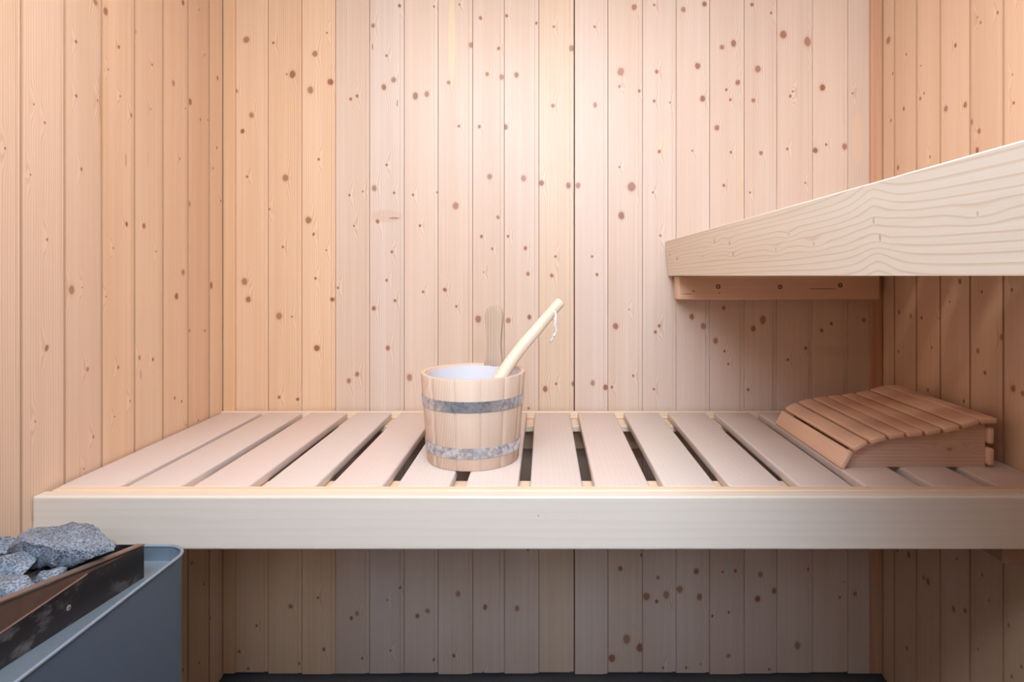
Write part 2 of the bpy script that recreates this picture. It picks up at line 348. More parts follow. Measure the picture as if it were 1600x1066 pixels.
# wall behind the photographer with the window
fw = wood('front_wall_wood', 0, 2, (), light=MID[0], dark=MID[1], seed=31, K=120)
bm = bmesh.new()
W0, W1, WZ0, WZ1 = -.25, .55, 1.36, 2.12
for lo, hi in (((XL-.05, 0), (W0, ZC)), ((W1, 0), (XR+.05, ZC)), ((W0, 0), (W1, WZ0)), ((W0, WZ1), (W1, ZC))):
    box(bm, (lo[0], YF-.05, lo[1]), (hi[0], YF, hi[1]))
tag(obj('wall_front', bm, fw), kind='structure')
wf = bmesh.new(); t = .04
for lo, hi in (((W0, WZ0), (W0+t, WZ1)), ((W1-t, WZ0), (W1, WZ1)), ((W0+t, WZ0), (W1-t, WZ0+t)), ((W0+t, WZ1-t), (W1-t, WZ1))):
    box(wf, (lo[0], YF-.049, lo[1]), (hi[0], YF-.0005, hi[1]))
win = tag(obj('window_1', wf, fw), kind='structure')
gl = bmesh.new(); box(gl, (W0+t, YF-.028, WZ0+t), (W1-t, YF-.022, WZ1-t))
obj('pane', gl, plain('window_glass', (1, 1, 1), .02, **{'Transmission Weight': 1.0, 'IOR': 1.1}), win)
# unseen ceiling lamp, added as warm fill for the walls
lp = bmesh.new(); box(lp, (-.84, .82, ZC-.04), (.84, 1.08, ZC-.0121), .006)
lamp = tag(obj('added_fill_lamp', lp, plain('fill_lamp_housing', (.8, .8, .78), .4)), 'long flat white lamp added out of view on the ceiling to warm the walls', 'lamp')

# ------------------------------------------------------------ lower bench
def tilt(bm):
    for v in bm.verts: v.co.z -= .0151*(YB-v.co.y)
ASP_L, ASP_D = (.69, .56, .495), (.61, .465, .395)
ZT = H-.400
bench = tag(empty('sauna_bench', (.03, 1.117, 0)), 'wide lower sauna bench of pale slats behind a long pale front board, carrying the bucket', 'bench')
fas = wood('fascia_wood', 2, 0, [(( H-.445), -.01, .0012, .0012, .7)], light=(.76,.64,.53), dark=(.68,.52,.40), center=H-.44, depth=.16, slope=.012, seed=4.4, K=60, contrast=.22, rough=.33, bend=.001)
bm = bmesh.new(); box(bm, (XL+.0005, 1.117, H-.4985), (XR-.0005, 1.146, ZT+.0005), .0035, 2); tilt(bm); smooth = obj('front_board', bm, fas, bench)
strip = wood('strip_wood', 1, 0, (), light=(.84,.64,.46), dark=(.72,.47,.29), center=1.1, depth=.05, slope=.004, seed=6.4, K=200, contrast=.5, rough=.34)
bm = bmesh.new(); box(bm, (XL+.012, 1.1465, H-.421), (XR-.0005, 1.1695, ZT+.0012), .003, 2); tilt(bm); obj('front_strip', bm, strip, bench)
bm = bmesh.new(); box(bm, (XL+.0005, 1.1465, H-.455), (XR-.0005, 1.262, H-.4215), .002); tilt(bm); obj('front_rail', bm, strip, bench)
bm = bmesh.new(); box(bm, (XL+.0005, 1.767, H-.420), (XR-.0005, YB-.0107, ZT+.001), .0015); tilt(bm); obj('back_strip', bm, strip, bench)
bm = bmesh.new(); box(bm, (XL+.0005, 1.692, H-.4375), (XR-.0005, YB-.0107, H-.4205), .0015); tilt(bm); obj('back_rail', bm, strip, bench)
cleat = wood('cleat_wood', 2, 0, (), light=(.66,.43,.28), dark=(.50,.28,.16), center=.7, depth=.05, seed=12, K=150, contrast=.5, rough=.6)
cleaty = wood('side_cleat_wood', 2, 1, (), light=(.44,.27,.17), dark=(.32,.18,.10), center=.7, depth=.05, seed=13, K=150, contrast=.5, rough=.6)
bm = bmesh.new(); box(bm, (XL+.13, 1.745, H-.503), (XR-.13, YB-.0107, H-.438), .003); tilt(bm); obj('back_cleat', bm, cleat, bench)
for x0, x1 in ((XL+.0005, XL+.125), (XR-.125, XR-.0005)):
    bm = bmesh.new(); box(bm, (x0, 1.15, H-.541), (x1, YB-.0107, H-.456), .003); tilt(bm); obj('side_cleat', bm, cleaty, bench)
tops = [(93, 184), (200, 280), (302, 386), (410, 490), (515, 596), (620, 701), (728, 808), (830, 909), (931, 1014), (1039, 1119), (1142, 1226), (1251, 1332), (1355, 1437), (1461, 1538), (1561, 1652)]
for i, (ul, ur) in enumerate(tops):
    x0 = (ul-850)*1.171/F-.002; x1 = (ur-850)*1.171/F+.002
    x0 = max(x0, XL+.0008); x1 = min(x1, XR-.0008)
    rnd = random.Random(i+50); k = rnd.uniform(.965, 1.02); dj = rnd.uniform(-.02, .02)
    mt = wood('slat_wood', 0, 1, (), light=(ASP_L[0]*k, ASP_L[1]*k+dj, ASP_L[2]*k+dj), dark=(ASP_D[0]*k, ASP_D[1]*k+dj, ASP_D[2]*k+dj), center=(x0+x1)/2+rnd.uniform(-.05, .05), depth=rnd.uniform(.04, .12),
              slope=rnd.uniform(-.03, .03), seed=i*2.3+100, K=90, contrast=.17, rough=.48, spec=.4)
    bm = bmesh.new(); box(bm, (x0, 1.1712, ZT-.0205), (x1, 1.7655, ZT), .0042, 3); tilt(bm)
    o = obj('slat', bm, mt, bench); smooth_by_angle(o, 50)

# ------------------------------------------------------------ upper bench
ub = tag(empty('upper_sauna_bench', (.68, .8, H)), 'high sauna bench along the right wall seen from below, thick pale knotty edge board', 'bench')
def bp(u, v):
    y = F*.362/(u-850); return y, zrel(v, y)
bk = []
for u, v, r, rl, d in ((1365, 345, 2.2, 6.0, .45), (1372, 371, 2.4, 6.5, .45), (1140, 380, 1.5, 3.2, .9), (1144, 397, 1.5, 3.4, .8), (1057, 404, 1.5, 3, .9), (1117, 377, 1.2, 4, .9), (1270, 382, 1.4, 3.5, .6), (1527, 335, 2.5, 5, .35),
                   (1046, 398, 1.2, 2.5, .7), (1097, 400, 1, 2.0, .7), (1232, 366, 1, 3, .4), (1210, 389, 1, 3, .4)):
    y, z = bp(u, v); bk.append((z, y, rl*y/F, r*y/F*(y/.37)*.9, d))
ubw = wood('edge_board_wood', 2, 1, bk, light=(.80,.69,.575), dark=(.60,.42,.28), center=H-.06, depth=.03, slope=.03, seed=2.2, K=125, contrast=.48, ring_lo=.60, swell=(.661, .035, -.014), rough=.42, bend=.005, knotcol=(.35,.17,.11), halocol=(.86,.74,.62))
# widen the bend for this material: one broad swelling of the grain round the big pair of knots
bm = bmesh.new(); prism(bm, [(0, 0), (-.0088, .1005), (-.0078, .1018), (.027, .1018), (.034, 0)], lambda p, t: Vector((.3675+p[0], t, H+p[1])), YF+.01, 1.7805)
obj('edge_board', bm, ubw, ub)
uc = wood('upper_cleat_wood', 2, 0, [(zrel(455, 1.72), (1084-850)*1.72/F, .002, .003, .9), (zrel(458, 1.72), (1124-850)*1.72/F, .002, .002, .8)], light=(.80,.53,.36), dark=(.64,.37,.22), center=H-.07, depth=.03, seed=21, K=190, contrast=.5, rough=.5, bend=.003,
         patches=[(zrel(451.5, 1.72), (1285-850)*1.72/F, .0012, .045, (.16, .05, .02), .9), (zrel(459.5, 1.72), (1073-850)*1.72/F, .0009, .02, (.16, .05, .02), .9)])
cl = bmesh.new()
box(cl, (.384, 1.72, H-.0685), (.961, YB-.0107, H-.0008), .0055, 3)
c_ = obj('cleat', cl, uc, ub); smooth_by_angle(c_, 50)
brass = plain('screw_metal', (.13, .10, .045), .5, .5)
def screw(loc, axis, r, mat, parent, name='screw'):
    bm = bmesh.new()
    q = Vector(axis).to_track_quat('Z', 'Y').to_matrix().to_4x4()
    prof = [(r*.98, -.002), (r, .0002), (r*.75, .0008), (r*.45, .0009), (r*.4, -.0008), (0.0, -.0009)]
    n = 14; rings = []
    for rr, z in prof[:-1]: rings.append([bm.verts.new(q @ Vector((rr*math.cos(2*PI*k/n), rr*math.sin(2*PI*k/n), z))+Vector(loc)) for k in range(n)])
    for a, b in zip(rings, rings[1:]):
        for k in range(n): bm.faces.new((a[k], a[(k+1) % n], b[(k+1) % n], b[k]))
    bm.faces.new(rings[-1]); bmesh.ops.recalc_face_normals(bm, faces=bm.faces[:])
    return obj(name, bm, mat, parent)
for u, v in ((1122, 448), (1219, 448.5), (1313, 446)):
    screw(((u-850)*1.72/F, 1.7197, zrel(v, 1.72)), (0, -1, 0), .0066, brass, ub)
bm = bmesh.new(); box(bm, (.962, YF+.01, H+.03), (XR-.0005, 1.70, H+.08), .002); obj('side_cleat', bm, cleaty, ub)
usl = wood('upper_slat_wood', 1, 0, (), light=ASP_L, dark=ASP_D, seed=55, K=130, contrast=.3)
sb = bmesh.new(); box(sb, (.396, 0, H+.0805), (XR-.001, .1, H+.1005), .003, 2)
s0 = obj('slat', sb, usl, ub, loc=Vector((0, 1.672, 0))-ub.location)
for k in range(1, 19):
    o = s0.copy(); C.objects.link(o); o.parent = ub; o.location = Vector((0, 1.672-.126*k, 0))-ub.location

# ------------------------------------------------------------ bucket
BX, BY = -.1585, 1.353
ZB = ZT-.0151*(YB-BY)+.0006
bk_ = tag(empty('sauna_bucket', (BX, BY, ZB)), 'round pale wooden stave bucket with two galvanised hoops standing on the slatted bench', 'bucket')
R0, R1, HB, TH = .1012, .1166, .1925, .0105
def rad(z): return R0+(R1-R0)*z/HB
angs = [-72, -43.6, -13.9, 14, 41.8, 69, 97, 124, 145.5, 172.5, 200, 228, 258, 288]
for i in range(13):
    a0, a1 = math.radians(angs[i]), math.radians(angs[i+1])
    rnd = random.Random(i+300); k = rnd.uniform(.95, 1.04)
    sw = wood('stave_wood', 0, 2, (), light=(.70*k, .51*k, .39*k), dark=(.56*k, .36*k, .24*k), center=BX-.02+.03*math.sin(i*2), depth=.02, seed=400+i, K=260, contrast=.45, rough=.55, spec=.3)
    bm = bmesh.new(); tall = (i == 8)
    n = 6; g = .0035
    cols = []
    for j in range(n+1):
        q_ = (0, .045, .25, .5, .75, .955, 1)[j]; a = a0+(a1-a0)*q_
        e = .0020 if j in (0, n) else 0     # v-joint between staves
        cols.append((a, e))
    def P(a, r, z): return Vector((BX+math.sin(a)*r, BY-math.cos(a)*r, ZB+z))
    if not tall:
        rows = [(0.0, -.0015), (.002, 0), (HB-.002, 0), (HB, -.0015)]
        O = [[bm.verts.new(P(a, rad(z)-e+dr, z)) for a, e in cols] for z, dr in rows]
        I = [[bm.verts.new(P(a, rad(z)-TH-dr, z)) for a, e in cols] for z, dr in rows]
        for G in (O, I):
            for r in range(len(rows)-1):
                for j in range(n): bm.faces.new((G[r][j], G[r][j+1], G[r+1][j+1], G[r+1][j]))
        for r in (0, -1):
            for j in range(n): bm.faces.new((O[r][j], O[r][j+1], I[r][j+1], I[r][j]))
        for j in (0, n):
            for r in range(len(rows)-1): bm.faces.new((O[r][j], O[r+1][j], I[r+1][j], I[r][j]))
    else:
        am = (a0+a1)/2; hw = lambda z: .5
        zs = [0, .06, .12, .18, HB+.002, .205, .225, .245, .268, .290, .305, .317, .325, .330, .332]
        ws = [.0235, .0245, .0252, .0255, .0222, .0205, .0186, .0180, .0196, .0222, .0236, .0222, .0178, .0115, .0035]
        mm = 6; O = []; I = []
        tx = Vector((math.cos(am), math.sin(am), 0)); nr = Vector((math.sin(am), -math.cos(am), 0))
        for z, wd in zip(zs, ws):
            zz = min(z, HB); base = P(am, rad(zz)-.0005, z)
            O.append([]); I.append([])
            for j in range(mm+1):
                q = -1+2*j/mm; e = .0025*q**4
                sag = wd*wd*q*q/(2*R1)
                O[-1].append(bm.verts.new(base+tx*wd*q-nr*(sag+e))); I[-1].append(bm.verts.new(base+tx*wd*q-nr*(.0155 if z > HB+.001 else TH)-nr*(sag*.3-e)))
        for G in (O, I):
            for r in range(len(zs)-1):
                for j in range(mm): bm.faces.new((G[r][j], G[r][j+1], G[r+1][j+1], G[r+1][j]))
        for r in (0, -1):
            for j in range(mm): bm.faces.new((O[r][j], O[r][j+1], I[r][j+1], I[r][j]))
        for j in (0, mm):
            for r in range(len(zs)-1): bm.faces.new((O[r][j], O[r+1][j], I[r+1][j], I[r][j]))
    bmesh.ops.recalc_face_normals(bm, faces=bm.faces[:])
    if tall:
        hwm = wood('handle_stave_wood', 0, 2, (), light=(.55, .40, .29), dark=(.42, .28, .19), center=BX+.03, depth=.02, seed=333, K=200, contrast=.45, rough=.55, spec=.3)
        o = tag(obj('handle_stave', bm, hwm, bk_), 'tall stave with a rounded grip at the back of the rim')
    else: o = obj('stave', bm, sw, bk_)
    smooth_by_angle(o, 40)
# hoops
hm = N('galvanised_steel'); tch = hm.new('ShaderNodeTexCoord')
hv = hm.new('ShaderNodeTexVoronoi'); hv.inputs['Scale'].default_value = 160; hm.t.links.new(tch.outputs['Object'], hv.inputs[0])
hn = hm.noise(tch.outputs['Object'], 70, 4, .7)
spk = hm.rng(hn, .42, .62)
hm.put(hm.b.inputs['Base Color'], hm.mix(spk, (.74, .78, .85), (.36, .38, .43)))
hm.put(hm.b.inputs['Roughness'], hm.rng(hn, .3, .7, .22, .46)); hm.b.inputs['Metallic'].default_value = .85
hm.bump(hv.outputs['Distance'], .08)
for z0, z1 in ((.1245, .1475), (.0265, .0485)):
    bm = bmesh.new(); n = 72; rows = [(z0, .0002), (z0, .0016), (z1, .0016), (z1, .0002)]
    G = [[bm.verts.new((BX+math.sin(2*PI*k/n)*(rad(z)+d), BY-math.cos(2*PI*k/n)*(rad(z)+d), ZB+z)) for k in range(n)] for z, d in rows]
    for r in range(4):
        for k in range(n): bm.faces.new((G[r][k], G[r][(k+1) % n], G[(r+1) % 4][(k+1) % n], G[(r+1) % 4][k]))
    # lapped end of the band
    bmesh.ops.recalc_face_normals(bm, faces=bm.faces[:])
    hp = obj('hoop', bm, hm.m, bk_); smooth_by_angle(hp, 40)
    for sx in (-1,):
        a = math.radians(128)
        screw((BX+math.sin(a)*(rad(z0)+.0016), BY-math.cos(a)*(rad(z0)+.0016), ZB+(z0+z1)/2), (math.sin(a), -math.cos(a), 0), .004, hm.m, hp, 'rivet')
# liner and bottom
lm = plain('white_plastic', (.68, .64, .67), .30, **{'Subsurface Weight': .0, 'Specular IOR Level': .5})
bm = bmesh.new(); n = 72
rows = [(0.0, .03), (.5, .012), (.95, .010), (1.0, .014), (1.0, HB-.0075), (.965, HB-.0065), (.965, .016)]
rows = [(.02, .014), (rad(.014)-TH-.002, .014), (rad(HB)-TH-.0006, HB-.0055), (rad(HB)-TH-.0030, HB-.005), (rad(.02)-TH-.0045, .017), (.02, .017)]
G = [[bm.verts.new((BX+math.sin(2*PI*k/n)*r, BY-math.cos(2*PI*k/n)*r, ZB+z)) for k in range(n)] for r, z in rows]
for r in range(len(rows)-1):
    for k in range(n): bm.faces.new((G[r][k], G[r][(k+1) % n], G[r+1][(k+1) % n], G[r+1][k]))
bm.faces.new(G[0]); bm.faces.new(G[-1]); bmesh.ops.recalc_face_normals(bm, faces=bm.faces[:])
o = tag(obj('liner', bm, lm, bk_), 'white plastic liner'); smooth_by_angle(o, 40)
bm = bmesh.new(); bmesh.ops.create_cone(bm, cap_ends=True, segments=48, radius1=R0-TH-.0005, radius2=R0-TH-.0005, depth=.010)
for v in bm.verts: v.co += Vector((BX, BY, ZB+.008))
obj('bottom_board', bm, cleat, bk_)

for o in list(bk_.children_recursive):      # the bucket stands square on the slightly tilted bench
    for v in o.data.vertices: v.co.z += .0151*(v.co.y-BY)

# ------------------------------------------------------------ ladle
def pt(u, v, y): return Vector(((u-850)*y/F, y, zrel(v, y)))
lad = tag(empty('sauna_ladle', pt(778, 600, 1.36)), 'wooden ladle with a smooth pale handle and white cord, leaning out of the bucket', 'ladle')
lw = wood('ladle_wood', 0, 2, (), light=(.78,.61,.45), dark=(.66,.46,.30), center=-.1, depth=.04, slope=.1, seed=71, K=120, contrast=.35, rough=.42)
path = [pt(762, 622, 1.345), pt(775, 601, 1.352), pt(787, 582, 1.360), pt(801, 561, 1.372), pt(816, 541, 1.384), pt(838, 516, 1.398), pt(860, 489.5, 1.410), pt(872, 476, 1.416), pt(875.5, 472.2, 1.4175), pt(877, 470.6, 1.418)]
bm = bmesh.new(); tube(bm, path, [.0150, .0152, .0150, .0143, .0140, .0136, .0122, .0122, .0116, .0092], 20, .8)
hd = obj('handle', bm, lw, lad); smooth_by_angle(hd, 45)
# scoop inside the bucket
bm = bmesh.new(); n = 32; c0 = Vector((-.165, 1.340, ZB+.022))
rows = [(0.001, .002), (.026, .0), (.034, .012), (.036, .040), (.033, .040), (.031, .014), (.024, .005), (.001, .005)]
G = [[bm.verts.new(c0+Vector((math.cos(2*PI*k/n)*r, math.sin(2*PI*k/n)*r, z))) for k in range(n)] for r, z in rows]
for r in range(len(rows)-1):
    for k in range(n): bm.faces.new((G[r][k], G[r][(k+1) % n], G[r+1][(k+1) % n], G[r+1][k]))
bmesh.ops.recalc_face_normals(bm, faces=bm.faces[:])
o = obj('scoop', bm, lw, lad); smooth_by_angle(o, 45)
bm = bmesh.new(); tube(bm, [c0+Vector((.028, 0, .03)), path[0].lerp(c0, .4), path[0]], [.008, .012, .0150], 16, .8); obj('neck', bm, lw, lad, smooth=True)
hole = plain('hole_dark', (.05, .03, .02), .8)
hc = pt(865.5, 486, 1.4135); d = Vector((0, -1, 0))
bm = bmesh.new()
ringp = []
for k in range(17):
    a = 2*PI*k/16; ringp.append(hc+Vector((math.cos(a)*.0023, -.0088, math.sin(a)*.0023)))
tube(bm, ringp, .0005, 6, cap=False)
disc = [bm.verts.new(hc+Vector((math.cos(2*PI*k/16)*.0023, -.0090, math.sin(2*PI*k/16)*.0023))) for k in range(16)]; bm.faces.new(disc)
obj('cord_hole', bm, hole, lad)
cordm = plain('white_cord', (.86, .85, .86), .8, 0, .5, 900, (.66, .65, .68), .5)
bm = bmesh.new()
yc = hc.y-.0105
c1 = [pt(865.8, 486.5, yc), pt(867.5, 488, yc-.002), pt(867.5, 497, yc-.003), pt(866.5, 507, yc-.003), pt(868.5, 514, yc-.002), pt(869, 519, yc-.002), pt(866, 523, yc-.002)]
tube(bm, c1, .0013, 8)
c2 = [pt(868.5, 487, yc), pt(869, 498, yc-.004), pt(868, 508, yc-.004), pt(870, 516, yc-.004), pt(868, 521, yc-.004), pt(865.5, 524, yc-.003)]
tube(bm, c2, .0012, 8)
c3 = [pt(862, 497, hc.y+.006), pt(861, 501, hc.y+.004), pt(863.5, 500, hc.y+.002), pt(866.5, 497.5, yc-.001)]
tube(bm, c3, .0012, 8)
tube(bm, [pt(867.8, 521, yc-.002), pt(866, 524, yc-.003), pt(864.5, 526.5, yc-.003)], [.0020, .0032, .0022], 10)
for k in range(9):
    a = (k-4)/4
    tube(bm, [pt(865, 525.5, yc-.003), pt(862.5+a*1.4, 531, yc-.003+.0008*(k % 3)), pt(859.5+a*2.3, 536-abs(a)*1.0, yc-.003+.001*(k % 3))], [.0007, .0009, .0006], 5)
o = tag(obj('cord', bm, cordm, lad, smooth=True), 'white cotton cord loop knotted through the handle')

# ------------------------------------------------------------ headrest
def hy(y): return ZT-.0151*(YB-y)
hr = tag(empty('wooden_headrest', (.79, 1.45, hy(1.45))), 'curved slatted wooden headrest lying on the right end of the lower bench', 'headrest')
HRL, HRD = (.82, .52, .36), (.70, .40, .255)
YH0 = 1.283; K_ = YH0/F
def hx(u): return (u-850)*K_
def hz(v): return H-(v-431)*K_
zb = hy(YH0)+.0005
top = [(1325, 716), (1336, 702), (1352, 695), (1372, 689.5), (1398, 684.5), (1425, 681.5), (1453, 678.5), (1480, 674), (1506, 668), (1524, 663.5), (1539, 661.5)]
prof = [(hx(1321), zb), (hx(1539), zb)]+[(hx(u), hz(v)) for u, v in top[::-1]]
tiltk = .0151
for y0, y1 in ((YH0, YH0+.020), (1.590, 1.610)):
    sm = wood('headrest_side_wood', 2, 0, [(hz(702), hx(1484), .003, .006, .35)], light=(.72, .48, .36), dark=(.58, .35, .25), center=zb-.02, depth=.02, slope=.02, seed=y0*9, K=130, contrast=.5, rough=.5, bend=.02)
    bm = bmesh.new(); prism(bm, prof, lambda p, t: Vector((p[0], t, p[1]+tiltk*(t-YH0))), y0, y1)
    o = obj('side_board', bm, sm, hr)
def hslat(cx, cz, ang, wd, th, y0, y1, seed):
    bm = bmesh.new(); rnd = random.Random(seed)
    box(bm, (-wd/2, y0, -th/2), (wd/2, y1, th/2), .0042, 3)
    k = rnd.uniform(.95, 1.05)
    ca, sa = math.cos(ang), math.sin(ang)
    for v in bm.verts:
        x, z = v.co.x, v.co.z
        v.co.x = cx+x*ca-z*sa; v.co.z = cz+x*sa+z*ca+tiltk*(v.co.y-YH0)
    m = wood('headrest_slat_wood', 0, 1, (), light=tuple(c*k for c in HRL), dark=tuple(c*k for c in HRD), center=cx, depth=.03, slope=.03, seed=seed, K=150, contrast=.35, rough=.45)
    o = obj('slat', bm, m, hr); smooth_by_angle(o, 40)
Y0, Y1 = 1.268, 1.628
hs = [(1318, 716.5, 62, 31), (1339.5, 694.5, 27, 25), (1367, 684.5, 16, 25.5), (1396, 679, 8, 24.5), (1424, 675.8, 6, 24.5), (1452, 672.6, 8, 24.5), (1480.5, 667.8, 11, 25), (1510, 660, 17, 27), (1538, 655.5, 2, 26)]
for i, (u, v, a, wpx) in enumerate(hs):
    hslat(hx(u), hz(v), math.radians(a), wpx*K_, .0125, Y0, Y1, 500+i)
for v0, v1 in ((667, 692), (699, 725.5)):
    hslat(hx(1539)+.0062+.0005, (hz(v0)+hz(v1))/2, math.radians(90), (v1-v0)*K_, .0125, Y0+.004, Y1-.004, 520+v0)

# ------------------------------------------------------------ heater
heater = tag(empty('sauna_heater', (-.75, .75, 0)), 'grey steel sauna heater with an open stone tray in front of the left wall', 'heater')
shell_m = plain('grey_steel', (.19, .25, .33), .38, .55, .5, 900, (.15, .20, .265), .04, 2)
rim_m = plain('rim_steel', (.30, .38, .48), .42, .6)
deck_m = plain('deck_steel', (.22, .27, .32), .42, .55, .35, 700, (.30, .36, .42), .10, 2)
dark_m = N('scorched_steel'); tcd = dark_m.new('ShaderNodeTexCoord')
mp = dark_m.new('ShaderNodeMapping'); mp.inputs['Scale'].default_value = (1, .5, 1); dark_m.t.links.new(tcd.outputs['Object'], mp.inputs[0])
sd = dark_m.noise(mp.outputs[0], 38, 5, .7); sm_ = dark_m.rng(sd, .56, .74)
dark_m.put(dark_m.b.inputs['Base Color'], dark_m.mix(sm_, (.055, .045, .045), (.24, .22, .22)))
dark_m.b.inputs['Metallic'].default_value = .75; dark_m.put(dark_m.b.inputs['Roughness'], dark_m.rng(sm_, 0, 1, .36, .6))
brown_m = plain('tempered_steel', (.13, .09, .075), .36, .8, .5, 25, (.09, .06, .05))
flange_m = plain('flange_steel', (.34, .25, .21), .42, .7, .5, 60, (.27, .19, .16))
HX0, HX1, HY0, HY1, ZR = XL+.045, -.602, .30, 1.032, H-.462
def rrect(x0, x1, y0, y1, r, n=7):
    pts = []
    for cx, cy, s in ((x1-r, y1-r, 0), (x0+r, y1-r, 1), (x0+r, y0+r, 2), (x1-r, y0+r, 3)):
        for k in range(n+1):
            a = PI/2*(s+k/n); pts.append((cx+r*math.cos(a), cy+r*math.sin(a)))
    return pts
def ringwall(bm, rows):
    """rows = [(outline, z)] closed loop of outlines"""
    G = [[bm.verts.new((x, y, z)) for x, y in o] for o, z in rows]
    n = len(G[0])
    for r in range(len(G)):
        a, b = G[r], G[(r+1) % len(G)]
        for k in range(n): bm.faces.new((a[k], a[(k+1) % n], b[(k+1) % n], b[k]))
    bmesh.ops.recalc_face_normals(bm, faces=bm.faces[:])
o_ = rrect(HX0, HX1, HY0, HY1, .042); i_ = rrect(HX0+.002, HX1-.002, HY0+.002, HY1-.002, .040)
bm = bmesh.new(); ringwall(bm, [(o_, .10), (o_, ZR-.003), (i_, ZR-.003), (i_, .10)])
o = obj('casing', bm, shell_m, heater); smooth_by_angle(o, 30)
# rolled rim
bm = bmesh.new(); rr = []
oc = rrect(HX0, HX1, HY0, HY1, .042); n = len(oc)
for k in range(10):
    a = 2*PI*k/10; d = .0028*math.cos(a)
    rr.append((rrect(HX0-d, HX1+d, HY0-d, HY1+d, .042+d), ZR-.0015+.0028*math.sin(a)))
ringwall(bm, rr); o = obj('rim', bm, rim_m, heater, smooth=True)
# inward sloping lip below the rim, and deck
o1 = rrect(HX0+.003, HX1-.003, HY0+.003, HY1-.003, .039); o2 = rrect(HX0+.010, HX1-.012, HY0+.01, HY1-.010, .032); o3 = rrect(HX0+.010, HX1-.0125, HY0+.01, HY1-.0105, .0315)
bm = bmesh.new(); ZD = H-.489; TY, ZF = .972, H-.4680
G = [[bm.verts.new((x, y, z)) for x, y in o] for o, z in ((o1, ZR-.003), (rrect(HX0+.004, HX1-.004, HY0+.004, HY1-.004, .038), ZD+.002), (o2, ZD))]
for a, b in zip(G, G[1:]):
    for k in range(len(a)): bm.faces.new((a[k], a[(k+1) % len(a)], b[(k+1) % len(a)], b[k]))
bm.faces.new(G[-1])
bmesh.ops.bisect_plane(bm, geom=bm.verts[:]+bm.edges[:]+bm.faces[:], plane_co=(0, .72, 0), plane_no=(0, 1, 0))
for v in bm.verts:
    if v.co.z < ZR-.0035: v.co.z += (ZF-.0005-ZD)*min(1, max(0, (TY-v.co.y)/(TY-.72)))
bmesh.ops.recalc_face_normals(bm, faces=bm.faces[:])
o = obj('deck', bm, deck_m, heater); smooth_by_angle(o, 40)
# stone tray: lower upright plate, upper bent plate, flange, far and left plates, floor
TX, TY, ZF = -.6455, .972, H-.4680; ZL = ZD-.001; ZM = H-.437
def slab(bm, quad, nrm, th):
    q = [Vector(p) for p in quad]; nn = Vector(nrm).normalized()*th
    A = [bm.verts.new(p) for p in q]; B = [bm.verts.new(p+nn) for p in q]
    m_ = len(q)
    bm.faces.new(A); bm.faces.new(B[::-1])
    for i in range(m_): bm.faces.new((A[i], B[i], B[(i+1) % m_], A[(i+1) % m_]))
    bmesh.ops.recalc_face_normals(bm, faces=bm.faces[:])
yn = .33
def top_edge(y):   # upper edge of the bent plate, rising towards the viewer
    s = (TY-y)/(TY-.732); return Vector((TX-.0165*s, y, ZM+.037*s))
bm = bmesh.new(); slab(bm, [(TX, TY, ZL), (TX, .72, ZF), (TX, yn, ZF), (TX, yn, H-.432), (TX, .855, H-.4216), (TX, TY, ZM)], (-1, 0, 0), .002)
tr = obj('tray_side', bm, dark_m.m, heater)
bm = bmesh.new(); slab(bm, [(TX-.0002, TY, ZM-.001), (TX-.0002, .855, H-.4219), (TX-.0002, yn, H-.4322), tuple(top_edge(yn)), tuple(top_edge(.855)), tuple(top_edge(TY)+Vector((0, 0, .001)))], (-1, 0, 0), .002)
obj('bent_plate', bm, brown_m, tr)
bm = bmesh.new(); tube(bm, [(TX+.0008, .85, H-.4213), (TX+.0008, yn, H-.4317)], .0011, 6); obj('fold', bm, flange_m, tr)
bm = bmesh.new()
a, b = top_edge(yn), top_edge(TY)
slab(bm, [a+Vector((.001, 0, .0005)), b+Vector((.001, 0, .002)), b+Vector((-.011, 0, .002)), a+Vector((-.013, 0, .0005))], (0, 0, 1), .0022)
obj('flange', bm, flange_m, tr)
bm = bmesh.new(); box(bm, (HX0+.03, TY-.002, ZL-.1), (TX-.002, TY, ZM+.003)); box(bm, (HX0+.03, yn, ZL-.1), (HX0+.032, TY-.002, ZM+.005)); box(bm, (HX0+.032, yn, ZL-.1), (TX-.002, yn+.002, ZM+.005))
obj('tray_wall', bm, dark_m.m, heater)
inner_black = plain('tray_black', (.012, .011, .011), .8)  # near black colour for the tray floor and lining
bm = bmesh.new(); box(bm, (HX0+.033, yn+.003, H-.480), (TX-.0025, TY-.003, H-.476)); obj('tray_floor', bm, inner_black, heater)
bm = bmesh.new(); box(bm, (HX0+.033, TY-.0035, ZL-.03), (TX-.0025, TY-.0025, ZM-.001)); obj('tray_lining', bm, inner_black, heater)
yr = F*abs(TX)/(850-107); screw((TX+.0005, yr, zrel(950, yr)), (1, 0, 0), .0036, plain('rivet_steel', (.6, .56, .5), .35, .9), tr, 'rivet')
for dx in (.03, -.03):
    for y_ in (.40, .93):
        bm = bmesh.new(); cx = HX1-.05 if dx > 0 else HX0+.05
        bmesh.ops.create_cone(bm, cap_ends=True, segments=16, radius1=.016, radius2=.013, depth=.1)
        for v in bm.verts: v.co += Vector((cx, y_, .05))
        obj('foot', bm, shell_m, heater)
bm = bmesh.new(); slab(bm, [(p[0], p[1], .101) for p in rrect(HX0+.003, HX1-.003, HY0+.003, HY1-.003, .039)], (0, 0, 1), .003); obj('base_plate', bm, shell_m, heater)

